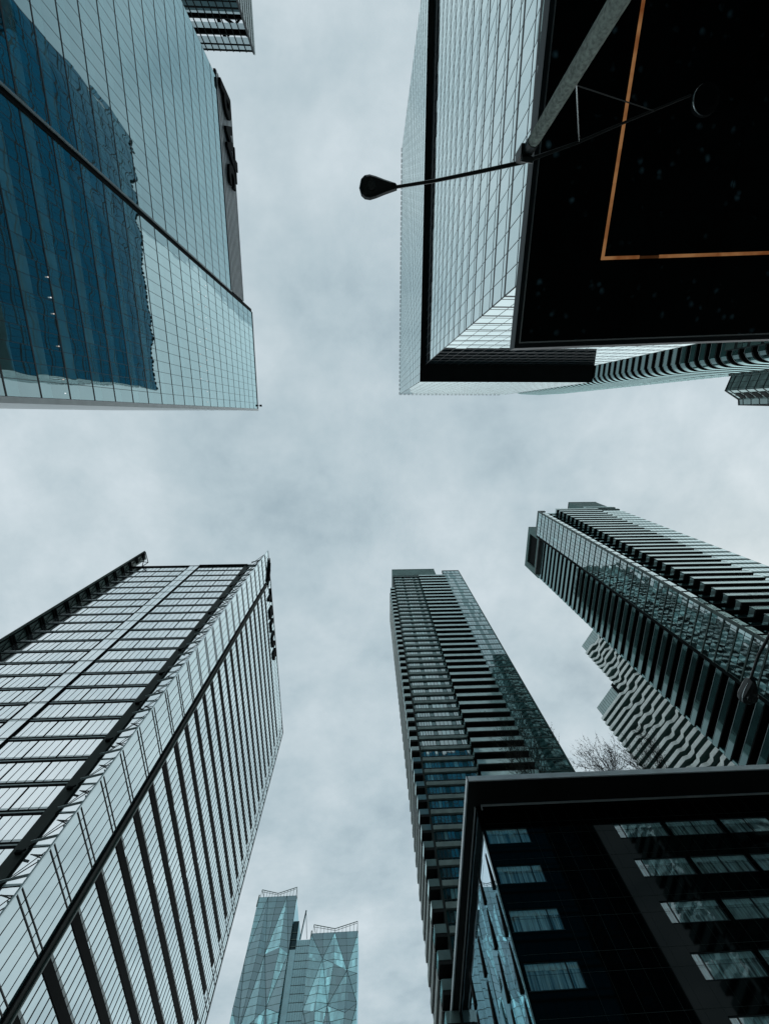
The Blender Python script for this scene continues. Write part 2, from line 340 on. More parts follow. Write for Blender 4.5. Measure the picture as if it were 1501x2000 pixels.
m.build('logo_block', 'black_metal', SA)

# ================================================================== B: tower beyond the upper left one
B = thing('office_tower', 'dark tower with open lattice crown, cut by the top edge beyond the mirror-glass tower', 'tower', (-60, -150, GZ))
fb = Face((-40.75, -129.6), (-82, -129.6), (0, 1)); fr = Face((-40.75, -129.6), (-40.75, -190), (1, 0))
m = MB()
for z in frange(GZ, 165, 3.9):
    for s_ in frange(0, 41, 2.2): fb.pane(m, s_, s_+2.2, z, min(z+3.9, 165.5), 0, .002, 0, random.uniform(.6, 1.4))
m.build('curtain_wall', 'dark_teal', B)
m = MB()
for z in frange(GZ, 165, 3.9): fb.box(m, 0, 41, z-.12, z+.12, 0, .12)
m.build('mullion_grid', 'black_metal', B)
m = MB(); m.box(-82, -41.2, -190, -130, GZ, 158); m.build('core', 'soffit_dark', B)
m = MB()   # open crown: floor decks, posts and a diagonal brace
for z in (160, 164.6, 168, 173.6, 179.8): fb.box(m, 0, 41, z-.45, z+.0, -3.0, .1)
for s_ in frange(0.1, 41, 2.35): fb.box(m, s_, s_+.28, 158, 180, -.2, .15)
for s_ in (0.3, 9.3): fb.box(m, s_, s_+1.0, 158, 180, -4.5, -3.3)
m.bar(fb.p(.5, 176.5, -2), fb.p(7.8, 169, -2), .7); m.bar(fb.p(7.8, 176.5, -2), fb.p(.5, 169, -2), .5)
m.build('crown_frame', 'black_metal', B)
m = MB()
m_rows = ((174.4, 176.9), (169.3, 171.4), (165.2, 166.3), (177.6, 179.2))
for z0, z1 in m_rows:
    m = MB()
    for s_ in frange(.1, 41, 2.35): fb.pane(m, s_+.28, s_+2.35, z0, z1, -.05, .003, 0, random.uniform(.5, 1.0))
    m.build('crown_glazing', 'screen_glass', B)
m = MB(); m.box(-82, -41.4, -190, -134, 164, 165.2); m.build('roof', 'soffit_dark', B)
m = MB()
for z in frange(60, 181, 3.0): fr.box(m, .4, 60, z, z+1.7, 0, .25, 0)
fr.box(m, 0, 60, GZ, 181, -.3, -.01, 1)
fr.box(m, -.2, .4, GZ, 180.4, -.3, .3, 1)
m.build('louvre_wall', ['light_metal', 'mullion'], B)

# ================================================================== C: long office tower, upper right, with cantilevered upper block
C = thing('office_tower', 'long pale glass office block with overhanging upper storeys, above the black canopy', 'tower', (32, -40, GZ))
def ur_face(f, s0, s1, z0, z1, fh, zref, pan, mul, pw=1.85, tilt=.0016):
    n = max(1, round((s1-s0)/pw)); pw = (s1-s0)/n
    z = zref
    while z-fh >= z0: z -= fh
    while z < z1:
        zb, zt = max(z, z0), min(z+fh, z1); zm = zb+.95
        for k in range(n):
            a, b = s0+k*pw, s0+(k+1)*pw
            if zm < zt:
                f.pane(pan, a, b, zb, zm, 0, tilt, 0, random.uniform(1.6, 2.2)); f.pane(pan, a, b, zm, zt, 0, tilt, 0, random.uniform(.7, 1.2))
            else: f.pane(pan, a, b, zb, zt, 0, tilt, 0, 1.8)
        f.box(mul, s0, s1, zb-.21, zb+.19, -.05, .012)
        if zm < zt: f.box(mul, s0, s1, zm-.08, zm+.08, -.05, .010)
        z += fh
    for k in range(n+1): f.box(mul, s0+k*pw-.04, s0+k*pw+.04, z0, z1, -.05, .008)
ux0, ux1, uy0, uy1 = 12.1, 52.3, -7.3, -84.5
lx0, ly0 = 13.13, -10.9
for nm, x0, y0, z0, z1 in (('lower', lx0, ly0, GZ, 91.6), ('upper', ux0, uy0, 91.6, 150.0)):
    p1, m1 = MB(), MB()
    ur_face(Face((x0, y0), (x0, uy1), (-1, 0)), 0, y0-uy1, z0, z1, 3.7, 39.65 if nm == 'lower' else 91.6, p1, m1)
    ur_face(Face((x0, y0), (ux1, y0), (0, 1)), 0, ux1-x0, z0, z1, 3.7, 39.65 if nm == 'lower' else 91.6, p1, m1)
    p1.build('curtain_wall', 'ur_glass', C); m1.build('mullion_grid', 'mullion', C)
    m = MB(); m.box(x0+.2, ux1, uy1, y0-.2, z0+.05, z1-.05); m.build('core', 'grey_green', C)
m = MB(); m.box(ux0+.02, ux1, uy1, uy0-.02, 91.35, 91.6)
m.build('soffit', 'soffit_dark', C)
m = MB(); m.box(ux0-.05, ux0+.1, uy1, uy0+.05, 91.3, 91.75); m.box(ux0+.1, ux1, uy0-.1, uy0+.05, 91.3, 91.75); m.box(ux1, ux1+.25, uy1, uy0+.05, 91.3, 91.9); m.build('soffit_edge', 'black_metal', C)
m = MB()
for a_ in frange(0, 77, 1.5): m.box(ux0-.2, ux0-.1, uy0-a_-.9, uy0-a_, 149.8, 150.3)
for a_ in frange(0, 39, 1.5): m.box(ux0+a_, ux0+a_+.9, uy0+.1, uy0+.2, 149.8, 150.3)
m.box(ux0, ux1, uy1, uy0, 150, 150.15)
m.build('parapet', 'black_metal', C)
m = MB(); m.box(ux1, ux1+.3, uy1, uy0, 91.9, 150); m.box(ux1, ux1+.28, uy1, ly0, GZ, 91.3); m.build('end_wall', 'grey_green', C)

# ================================================================== D: black canopy with light strip
D = thing('entrance_canopy', 'huge black canopy with a glowing orange light strip, upper right corner', 'canopy', (20, -20, 13))
cx_, cy_ = Vector((9.722, -.392, 0)).normalized(), Vector((.249, -9.871, 0)).normalized()
c0 = Vector((5.556, -2.476, 0))
def cp(a, b, z): q = c0+cx_*a+cy_*b; return (q.x, q.y, z)
def cbox(mb, a0, a1, b0, b1, z0, z1, mat=0): mb.hexa([cp(a0, b0, z0), cp(a1, b0, z0), cp(a1, b1, z0), cp(a0, b1, z0), cp(a0, b0, z1), cp(a1, b0, z1), cp(a1, b1, z1), cp(a0, b1, z1)], mat)
m = MB(); cbox(m, .06, 6.5, .06, 34, 15.0, 15.3); cbox(m, 6.5, 40, .06, 7.2, 15.0, 15.3); cbox(m, 6.5, 40, 7.2, 34, 15.02, 15.32)
m.build('soffit_panel', 'canopy_under', D)
m = MB(); cbox(m, -.10, .06, -.10, 34, 14.93, 15.42); cbox(m, .06, 40, -.10, .06, 14.93, 15.42); m.build('fascia', 'mullion', D)
m = MB(); cbox(m, .07, .12, .07, 34, 14.96, 14.995); cbox(m, .12, 40, .07, .12, 14.96, 14.995); m.build('edge_trim', 'steel', D)
m = MB()
for b_ in frange(4.2, 33, 2.8): cbox(m, .15, 39, b_, b_+.018, 14.992, 14.999)
for a_ in frange(4.2, 39, 2.8): cbox(m, a_, a_+.018, .15, 33, 14.991, 14.998)
m.build('panel_joint', 'black_metal', D)
g0 = Vector((8.348, -5.326, 0)); ga = Vector((8.612-8.348, -12.444+5.326, 0)).normalized(); gb = Vector((14.556-8.348, -5.597+5.326, 0)).normalized()
k = 0; s_ = 0.0
for dvec, nv, tot in ((ga, gb, 15.0), (gb, ga, 18.0)):
    s_ = 0.0 if dvec is ga else 1.4
    while s_ < tot:
        e_ = s_+1.15
        if dvec is gb and 1.3 < s_ < 2.0: s_ = 2.1; continue
        m = MB(); a = g0+dvec*s_; b = g0+dvec*(e_-.015)
        m.hexa([(a+nv*0).to_tuple()[:2]+(14.955,), (b+nv*0).to_tuple()[:2]+(14.955,), (b+nv*.10).to_tuple()[:2]+(14.955,), (a+nv*.10).to_tuple()[:2]+(14.955,),
                (a+nv*0).to_tuple()[:2]+(14.988,), (b+nv*0).to_tuple()[:2]+(14.988,), (b+nv*.10).to_tuple()[:2]+(14.988,), (a+nv*.10).to_tuple()[:2]+(14.988,)])
        m.build('light_strip', 'gold_light', D); s_ = e_
a, b = g0+gb*1.4, g0+gb*2.1; m = MB()
m.hexa([(a.x, a.y, 14.955), (b.x, b.y, 14.955), (b.x, b.y-.08, 14.955), (a.x, a.y-.08, 14.955), (a.x, a.y, 14.988), (b.x, b.y, 14.988), (b.x, b.y-.08, 14.988), (a.x, a.y-.08, 14.988)])
m.build('light_strip', 'gold_dim', D)
m = MB(); a, b = g0, g0+gb*1.385
m.hexa([(a.x, a.y, 14.955), (b.x, b.y, 14.955), (b.x, b.y-.10, 14.955), (a.x, a.y-.10, 14.955), (a.x, a.y, 14.988), (b.x, b.y, 14.988), (b.x, b.y-.1, 14.988), (a.x, a.y-.1, 14.988)])
m.build('light_strip', 'gold_light', D)

# ================================================================== E: curved balcony tower, right edge
E_ = thing('condo_tower', 'rounded-corner tower with dark balcony bands, at the right edge past the pale glass block', 'tower', (100, -30, GZ))
def arc_plan(off=0.0):
    pts = [(86-off, -54), (86-off, -13.5)]
    c = (90.5, -14.8); r = 4.2+off
    for a in range(170, 89, -10): pts.append((c[0]+r*math.cos(R_(a))-0.1, c[1]+r*math.sin(R_(a))*.62+.9))
    pts += [(100, -10.9+off), (114, -11.6+off), (122, -13+off), (122, -54)]
    return pts
m = MB(); m.prism(arc_plan(-1.5), GZ, 229); m.build('core', 'teal_glass', E_)
for i, z in enumerate(frange(10, 229, 3.1)):
    m = MB(); m.prism(arc_plan(0), z, z+.35, 0); m.prism(arc_plan(.02), z+.35, z+1.75, 1, random.uniform(.8, 1.5), cap=False)
    m.prism(arc_plan(.06), z+1.75, z+1.86, 2, cap=False)
    m.build('balcony_band', ['soffit_dark', 'dark_balustrade', 'light_metal'], E_)
m = MB(); m.prism(arc_plan(-.4), 229, 230.4); m.build('roof', 'black_metal', E_)
lf = Face((84.9, -14.6), (84.9, -40), (-1, 0))
for z in frange(10, 92, 3.1):
    m = MB(); lf.box(m, 0, 25, z, z+3.0, -1.4, -.06, 1); x_ = .1
    while x_ < 24:
        w_ = random.choice((.9, 1.2, 2.0)); h_ = random.choice((1.1, 2.4)); tn = random.uniform(.6, 3.2)
        lf.pane(m, x_, x_+w_, z+.4, z+.4+h_, .01, .003, 0, tn)
        if h_ < 2: lf.pane(m, x_, x_+w_, z+1.65, z+2.8, .01, .003, 0, random.uniform(.6, 3))
        x_ += w_+.12
    m.build('window_bay', ['window_glass', 'mullion'], E_)

F_ = thing('condo_tower', 'teal glass tower corner cut by the right edge, just below the rounded-corner tower', 'tower', (160, -9, GZ))
pl = [(142, -16), (140.4, -9), (146.6, -5.7), (147.2, -3.6), (200, -2.6), (200, -30), (142, -30)]
m = MB(); m.prism(pl, GZ, 150); m.build('glazing', 'balustrade', F_)
for i in range(4):
    f = Face(pl[i], pl[i+1], ((-1, 0), (-1, 1), (-1, 0), (0, 1))[i]); m = MB()
    for z in frange(30, 150, 3.2): f.box(m, 0, f.len, z, z+.16, 0, .12)
    for s_ in frange(0, f.len, 2.1): f.box(m, s_-.05, s_+.05, 20, 150, 0, .1)
    m.build('mullion_grid', 'mullion', F_)
f = Face(pl[1], pl[2], (-1, 1))
for z in frange(40, 146, 3.2):
    m = MB(); f.box(m, 2.2, f.len-1.2, z+.5, z+2.4, .13, .2); m.build('recess_shade', 'soffit_dark', F_)  # dark panel proud of the glass, its colour painting a recess's shade
m = MB(); m.prism([(141.9, -16), (140.2, -8.9), (146.5, -5.5), (147.1, -3.4), (200, -2.4), (200, -30), (142, -30)], 150, 150.5); m.build('roof', 'mullion', F_)

# ================================================================== G: office tower, lower left
G = thing('office_tower', 'pale office tower with black bars, black side bands and projecting glass fins, lower left', 'tower', (-52, 80, GZ))
gf = Face((-79.5, 49.6), (-34.3, 49.6), (0, -1)); gs = Face((-34.0, 44.5), (-34.0, 118.9), (1, 0))
gH = 121.6; gfh = 3.91
fl = []; z = gH-.4
while z > GZ: fl.append(z); z -= gfh
def front_zone(s0, s1, panes_each):
    for zt in fl:
        m = MB(); zb = zt-gfh
        n = panes_each; pw = (s1-s0)/n
        for k in range(n):
            a, b = s0+k*pw, s0+(k+1)*pw
            gf.pane(m, a, b, zb+1.0, zt, 0, .003, 0, random.uniform(.8, 1.3))
            gf.pane(m, a, b, zb+.62, zb+1.0, .0, .0, 3, .95)
            wd = .13 if k % 4 == 0 else .05
            gf.box(m, a-wd, a+wd, zb+.0, zt, -.03, .03 if k % 4 == 0 else .02, 1)
        gf.box(m, s0, s1, zb+.0, zb+.24, -.1, .10, 1); gf.box(m, s0, s1, zb+.24, zb+.42, -.1, .08, 2); gf.box(m, s0, s1, zb+.42, zb+.66, -.1, .10, 1)
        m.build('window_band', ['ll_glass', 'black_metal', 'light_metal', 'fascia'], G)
front_zone(0.3, 19.2, 15); front_zone(22.5, 37.5, 12)
m = MB()
for zt in fl:
    gf.pane(m, 19.25, 22.45, zt-gfh+.5, zt, .22, .002, 0, 1.6); gf.pane(m, 19.25, 22.45, zt-gfh, zt-gfh+.5, .22, .0, 1, 1)
    gf.box(m, 19.25, 22.45, zt-gfh+.47, zt-gfh+.53, .22, .27, 2)
gf.box(m, 20.8, 20.86, GZ, gH, .2, .26, 2); gf.box(m, 19.12, 19.28, GZ, gH, -.1, .36, 2); gf.box(m, 22.42, 22.56, GZ, gH, -.1, .36, 2)
m.build('glass_strip', ['ll_glass', 'fascia', 'black_metal'], G)
m = MB(); gf.box(m, 37.5, 39.2, GZ, gH, -.2, .22); m.build('dark_pier', 'dark_green', G)
for zt in fl[::2]:
    m = MB(); gf.box(m, 38.2, 38.8, zt-.9, zt-.6, .22, .6); m.tube([gf.p(38.4, zt-.8, .4), gf.p(39.4, zt-.8, .8)], .13, 8); m.build('bracket', 'black_metal', G)
m = MB()
for zt in fl:
    gf.pane(m, 39.3, 45.1, zt-gfh+.35, zt, -.1, .002, 0, 3.0); gf.pane(m, 39.3, 45.1, zt-gfh, zt-gfh+.35, -.1, 0, 1, 1.3)
gf.box(m, 42.1, 42.18, GZ, gH, -.1, -.02, 2)
m.build('return_glazing', ['ll_glass', 'light_metal', 'black_metal'], G)
for zt in fl:
    z_ = zt-.25; m = MB()
    a = gf.p(39.3, z_, .5); m.bar(a, (-34.15, 45.0, z_), .08, .09); m.bar(gf.p(39.3, z_-.1, .4), (-34.15, 48.6, z_-.1), .07, .08)
    m.bar((-39.6, 48.2, z_-.12), (-34.15, 46.8, z_-.12), .35, .06, 1); m.bar(a, (-34.2, 45.1, z_+1.2), .07)
    m.build('outrigger', ['black_metal', 'light_metal'], G)
# right side face: glass screen, steel column, black bands
m = MB(); q = MB()
for zt in fl:
    zb = zt-gfh; n = 6; pw = 9.3/n
    for k in range(n): gs.pane(m, k*pw, (k+1)*pw, zb, zt, 0, .0015, 0, (.75 if k == 0 else random.uniform(1.0, 1.4)))
    gs.box(q, 0, 9.3, zb-.02, zb+.08, -.02, .07); gs.box(q, 0, 9.3, zb+.55, zb+.64, -.02, .07)
for k in range(7): gs.box(q, k*1.55-.025, k*1.55+.025, GZ, gH, -.02, .04)
m.build('glass_fin', 'll_side_glass', G); q.build('fin_frame', 'mullion', G)
m = MB(); gs.box(m, -.18, 0, GZ, gH+.5, -.14, .06); m.build('fin_edge', 'screen_glass', G)
m = MB(); gs.box(m, 9.3, 10.25, GZ, 116.2, -.3, .16, 0); gs.box(m, 10.25, 10.5, GZ, 116.2, -.3, .34, 1); gs.box(m, 9.12, 9.3, GZ, 116.2, -.2, .25, 2)
m.build('steel_column', ['dark_green', 'mid_green', 'black_metal'], G)
m = MB(); q = MB()
for zt in fl:
    zb = zt-gfh; n = 44; pw = (74.4-10.5)/n
    for k in range(n):
        a, b = 10.5+k*pw, 10.5+(k+1)*pw
        gs.pane(m, a, b, zb+1.1, zt, 0, .0018, 0, random.uniform(.9, 1.4)); gs.pane(m, a, b, zb+.98, zb+1.35, .004, 0, 1, .8)
        if zt > 118.5 or k > 39: gs.pane(m, a, b, zb, zb+.95, 0, .0015, 0, 1.0)
for k in range(45): gs.box(q, 10.5+k*(63.9/44)-.04, 10.5+k*(63.9/44)+.04, GZ, gH, -.02, .05)
gs.box(q, 10.5, 74.4, gH, gH+.25, -.3, .1); gs.box(q, 74.3, 74.6, GZ, gH+.2, -.4, .12); gs.box(q, 0, 10.5, gH, gH+.15, -.2, .08)
for zt in fl: gs.box(q, 68.2, 74.3, zt-.05, zt+.05, -.02, .07)
gs.box(q, 71.2, 71.35, GZ, gH, -.02, .1)
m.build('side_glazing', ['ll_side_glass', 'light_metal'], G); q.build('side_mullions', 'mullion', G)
for zt in fl[1:]:
    m = MB(); zb = zt-gfh; gs.box(m, 10.5, 68.2, zb-.06, zb+.98, -.1, .10); m.build('black_band', 'black_metal', G)
m = MB(); m.box(-79.4, -34.4, 50.0, 118.5, GZ, gH-.3); m.build('core', 'grey_green', G)
m = MB(); m.box(-79.7, -34.2, 49.3, 119, gH-.3, gH); gf.box(m, 0, 19.1, gH-.45, gH+.05, .0, .35, 1); gf.box(m, 22.5, 38.4, gH-.45, gH+.05, .0, .55, 1); m.build('roof', ['roofing', 'black_metal'], G)
# left screen, seen from its inner side
FT = 130.3
m = MB(); m.box(-79.8, -79.5, 47.2, 50.2, GZ, FT, 0); m.build('glass_fin', 'mid_green', G)
zz = FT-1.0
while zz > 4:
    m = MB(); z_ = zz
    m.box(-79.5, -79.1, 47.4, 49.5, z_-.40, z_-.12); m.box(-79.5, -79.1, 47.4, 49.5, z_-1.05, z_-.8); m.box(-79.5, -79.3, 47.5, 47.8, z_-3.9, z_)
    m.bar((-79.3, 49.3, z_-3.6), (-79.3, 47.5, z_-.4), .12)
    m.build('outrigger', 'black_metal', G); zz -= gfh
m = MB(); m.box(-79.85, -79.45, 47.05, 47.2, GZ, FT+.1); m.box(-79.5, -79.42, 48.5, 48.62, GZ, FT); m.build('fin_edge', 'dark_green', G)
for pts in (((-79.4, 47.4, FT), (-76.0, 49.4, gH+3.6), (-79.4, 47.4, gH+1.0), (-76.0, 49.4, gH), (-76.0, 47.6, gH+1.6)), ((-34.3, 45.0, gH+1.4), (-38.5, 49.4, gH+2.2), (-34.3, 45.1, gH-1.5), (-38.5, 49.4, gH), (-36.2, 47, gH+1.2))):
    m = MB(); a, b, c, d, e_ = pts
    for p_, q_ in ((a, b), (a, c), (b, d), (a, d), (b, c), (c, e_), (d, e_), (a, e_)): m.bar(p_, q_, .17)
    m.build('rooftop_truss', 'black_metal', G)
SG = thing('rooftop_sign', 'black letters TELUS and a leaf mark at the top edge of the banded tower', 'sign', (-33.3, 47, 116.5))
m = MB()
for k, (s0, s1, z0, z1) in enumerate(((2.7, 9.0, 122.0, 116.9), (4.6, 10.2, 122.3, 117.4), (6.8, 11.5, 121.6, 116.9))):
    pts = []; 
    for i in range(9):
        t_ = i/8; s_ = s0+(s1-s0)*t_; zz = z0+(z1-z0)*t_+math.sin(t_*math.pi)*(.9-.8*k); pts.append(gs.p(s_, zz, .3))
    m.tube(pts, [.10+.24*math.sin(math.pi*(i+.6)/9.2) for i in range(9)], 6)
m.build('leaf_mark', 'black_metal', SG)
letters(SG, 'TELUS', 5.2, gs.p(13.2, 117.0, .08), gs.d, (0, 0, 1), gs.n, .35, 'black_metal', .16, .14, 1.55)

# ================================================================== H: middle residential tower
H_ = thing('condo_tower', 'tall slim apartment tower with dark balcony stack, centre of the bottom half', 'tower', (28, 88, GZ))
hf = Face((11.7, 77.0), (44.4, 77.0), (0, -1)); hfh = 2.97
fl = []; z = 170.0
while z > 18: fl.append(z); z -= hfh
m = MB(); m.box(11.9, 44.2, 78.6, 93, GZ, 169.5); m.build('core', 'teal_glass', H_)
PANES = [(.45, 3.9, 5), (4.9, 9.0, 4), (10.2, 11.4, 2)]
def win_strip(f, m, zb, z1, spans, s0, s1, o=0.0):
    f.pane(m, s0, s1, zb, z1, o-.05, 0, 0, 1.0)
    for a, b, n in spans:
        pw = (b-a)/n
        for k in range(n): f.pane(m, a+k*pw+.06, a+(k+1)*pw-.06, zb+.5, z1-.12, o+.012, .003, 1, random.choice((.4, .8, 1.5, 4, 7)))
        for k in range(n+1): f.box(m, a+k*pw-.05, a+k*pw+.05, zb, z1, o-.03, o+.06, 2)
    f.box(m, s0, s1, zb+.40, zb+.48, o-.03, o+.06, 2)
for i, zt in enumerate(fl):
    zb = zt-hfh
    m = MB(); win_strip(hf, m, zb+1.0, zt, PANES, .0, 11.9); m.build('window_strip', ['teal_glass', 'window_glass', 'mullion'], H_)
    m = MB(); hf.box(m, .0, 11.7, zb+.12, zb+.92, -1, .40, 0); hf.box(m, 0, 11.7, zb+.92, zb+1.0, -1, .2, 1); m.build('spandrel_band', ['concrete', 'black_metal'], H_)
    # balcony
    m = MB(); hf.box(m, 11.9, 24.5, zb, zb+.30, -2.2, 2.0, 0); hf.box(m, 11.9, 24.5, zb+.30, zb+1.30, 1.9, 2.0, 1, random.uniform(1.5, 2.2)); hf.box(m, 11.9, 12.0, zb+.30, zb+1.30, -.3, 1.9, 1)
    hf.box(m, 11.88, 24.5, zb+1.30, zb+1.38, 1.88, 2.03, 2)
    m.build('balcony', ['soffit_dark', 'balustrade', 'light_metal'], H_)
    if i > 2:
        m = MB(); m.box(9.5, 11.3, 77.2, 80.6, zb, zb+.45, 0); m.box(9.45, 9.55, 77.2, 80.6, zb+.45, zb+1.5, 1); m.box(9.55, 11.3, 77.15, 77.25, zb+.45, zb+1.5, 1)
        m.build('corner_balcony', ['soffit_dark', 'balustrade'], H_)
m = MB()
hf.pane(m, 11.9, 24.5, 18, 170, -2.1, 0, 0, .8); m.build('balcony_glazing', 'teal_glass', H_)
hc = Face((36.2, 76.0), (44.4, 76.0), (0, -1)); m = MB(); q = MB()
z = 174.6
while z > 18:
    zb = z-hfh
    hc.pane(m, 0, 8.3, zb, z, 0, .003, 0, random.uniform(.6, 1.5))
    for a, b, n in ((.7, 3.4, 3), (4.6, 7.9, 4)):
        pw = (b-a)/n
        for k in range(n):
            if random.random() < .85:
                hc.pane(m, a+k*pw+.05, a+(k+1)*pw-.05, zb+1.35, z-.25, .015, .004, 1, random.choice((.5, 1, 3, 6))); hc.pane(m, a+k*pw+.05, a+(k+1)*pw-.05, zb+.5, zb+1.2, .015, .004, 1, random.choice((.5, 1, 4)))
    hc.box(q, 0, 8.3, zb-.04, zb+.12, -.03, .1); z -= hfh
hc.box(q, -.08, .12, 18, 174.6, -.2, .12); hc.box(q, 8.2, 8.4, 18, 174.8, -.2, .14); hc.box(q, 0, 8.3, 174.6, 175.4, -1, .1)
m.build('glass_bay', ['teal_glass', 'window_glass'], H_); q.build('bay_frame', 'mid_green', H_)
m = MB(); m.box(36.3, 44.3, 76.3, 90, GZ, 174.5); m.build('bay_core', 'soffit_dark', H_)
m = MB(); m.box(11.6, 33.2, 77.6, 88, 170, 181); m.box(11.5, 33.3, 77.5, 88.1, 181, 181.4); m.box(11.5, 33.3, 77.52, 88.1, 173.6, 173.8, 1); m.box(11.7, 36, 76.6, 90, 170, 170.5, 1); m.build('penthouse', ['grey_green', 'mullion'], H_)
m = MB(); m.box(11.3, 11.72, 77.1, 93.5, 18, 171.0); m.build('side_wall', 'dark_green', H_)
hw = Face((9.5, 80.7), (9.5, 95.5), (-1, 0))
m = MB(); m.box(9.6, 12, 80.8, 95.4, GZ, 160.5); m.build('wing_core', 'black_metal', H_)
for zt in fl[3:]:
    m = MB(); hw.box(m, 0, 14.8, zt-hfh+.0, zt-hfh+1.25, -.4, .12, 0, random.uniform(.85, 1.1)); m.build('wing_band', ['pale_concrete'], H_)
m = MB(); hw.box(m, 0, 14.8, 160.5, 161.2, -2, .15); m.build('wing_roof', 'mullion', H_)

# ================================================================== I: right residential tower
I_ = thing('condo_tower', 'broad apartment tower with white balcony edges and a framed dark opening on its roof', 'tower', (90, 55, GZ))
rf = Face((72.2, 40.0), (108.2, 40.0), (0, -1)); rg = Face((72.2, 40.0), (72.2, 50.6), (-1, 0)); rh = Face((75.0, 51.4), (75.0, 70.2), (-1, 0))
rfh = 2.99
fl = []; z = 153.0
while z > 14: fl.append(z); z -= rfh
m = MB(); m.box(73, 107.9, 42.2, 50.8, GZ, 152.5); m.box(77.6, 107.9, 50.8, 69.8, GZ, 152.4); m.build('core', 'black_metal', I_)
for zt in fl:
    zb = zt-rfh
    # balcony stack on the front
    m = MB(); rf.box(m, 6.2, 24.1, zb, zb+.28, -2.4, 1.5, 0); rf.box(m, 6.2, 24.1, zb+.28, zb+1.32, 1.4, 1.5, 1, random.uniform(.9, 1.5)); rf.box(m, 6.2, 6.32, zb+.28, zb+1.32, -1, 1.4, 1)
    rf.box(m, 6.15, 24.1, zb+1.32, zb+1.42, 1.36, 1.54, 2)
    m.build('balcony', ['soffit_dark', 'balustrade', 'white_metal'], I_)
    # inner corner: small dark balcony
    m = MB(); rf.box(m, 1.2, 6.1, zb+.1, zb+.36, -2.4, -.3, 0); rf.box(m, 3.2, 6.1, zb+.36, zb+1.3, -.4, -.3, 1, .7); m.build('inner_balcony', ['soffit_dark', 'teal_glass'], I_)
    # small windows right of the balconies
    m = MB(); rf.box(m, 24.1, 36, zb+.0, zb+.95, -1, .03, 0); rf.pane(m, 24.1, 36, zb+.95, zt, .0, 0, 1, .8)
    for s_ in frange(24.4, 35.6, 1.45):
        rf.pane(m, s_, s_+1.15, zb+1.15, zt-.2, .015, .003, 2, random.choice((.5, 1.5, 5)))
    m.build('window_strip', ['concrete', 'teal_glass', 'window_glass'], I_)
    # glazed corner bay, each floor a grid of panes
    m = MB(); rg.pane(m, 0, 10.6, zb, zt, -.04, 0, 0, .8)
    n = 8; pw = 10.4/n
    rowt = random.uniform(.5, 1.6)
    for k in range(n):
        for z0, z1 in ((.32, 1.55), (1.68, 2.85)):
            rg.pane(m, .1+k*pw+.06, .1+(k+1)*pw-.06, zb+z0, zb+z1, .012, .006, 1, rowt*random.choice((.3, .6, 1.2, 4, 8)))
    rg.box(m, 0, 10.6, zb-.05, zb+.16, -.1, .16, 2)
    for k in range(n+1): rg.box(m, .1+k*pw-.04, .1+k*pw+.04, zb, zt, -.03, .05, 2)
    rf.box(m, -.1, .25, zb, zt, -.6, .05, 2)
    for a in (.3, 1.4): rf.pane(m, a, a+1.0, zb+.4, zt-.2, -.3, .01, 1, random.choice((.5, 2, 4)))
    m.build('glazed_bay', ['teal_glass', 'window_glass', 'mid_green'], I_)
    # left flank: recessed black floors between glass bands
    m = MB(); rh.box(m, 0, 18.7, zb, zb+.28, -2.2, .25, 0); rh.box(m, 0, 18.7, zb+.28, zb+1.50, .15, .25, 1, random.uniform(.8, 1.8)); rh.box(m, 0, 18.7, zb+1.50, zb+1.58, .1, .3, 2)
    rh.box(m, 18.1, 18.7, zb+1.58, zt, -1, .1, 1, random.uniform(1, 5))
    m.build('flank_balcony', ['black_metal', 'dark_balustrade', 'light_metal'], I_)
m = MB(); m.box(72.2, 75.2, 50.6, 51.4, GZ, 153); m.build('recess_wall', 'black_metal', I_)
m = MB(); m.box(73.5, 107, 41.5, 69, 153, 153.6); m.box(72.1, 75, 40, 50.7, 153, 154.2, 1); m.build('roof', ['roofing', 'mid_green'], I_)
# framed plant room wall with a big dark opening
m = MB(); zt, zb = 167.5, 153.0
rh.box(m, 0, 19.2, zt-1.9, zt, -3.9, .1); rh.box(m, 0, 19.2, zb, zb+4.6, -3.9, .1); rh.box(m, 0, 2.6, zb+4.6, zt-1.9, -3.9, .1); rh.box(m, 16.6, 19.2, zb+4.6, zt-1.9, -3.9, .1)
m.build('plant_frame', 'grey_green', I_)
m = MB(); rh.box(m, 2.6, 16.6, zb+4.6, zt-1.9, -3.6, -.6); rh.box(m, 11, 15, zb+2.2, zb+3.2, .1, .14); m.build('plant_opening', 'black_metal', I_)
m = MB(); rh.box(m, -.1, 19.3, zt, zt+.3, -4, .15); rh.box(m, 19.2, 19.35, zb, zt, -4, .15); rh.box(m, 0, 19.3, zb-.1, zb+.1, -.2, .2); m.build('plant_trim', 'light_metal', I_)
m = MB(); m.box(95.0, 108.1, 40.6, 52, 153.6, 171.6); m.box(94.9, 108.2, 40.5, 52.1, 171.6, 172.0, 1); m.build('penthouse', ['grey_green', 'mullion'], I_)
m = MB()
for z in frange(154, 160, 3): rf.box(m, 23, 36, z+.2, z+1.3, -1.5, .3, 0); rf.pane(m, 23, 36, z+1.3, z+3.2, .0, 0, 1, .8)
m.build('setback_floor', ['concrete', 'teal_glass'], I_)

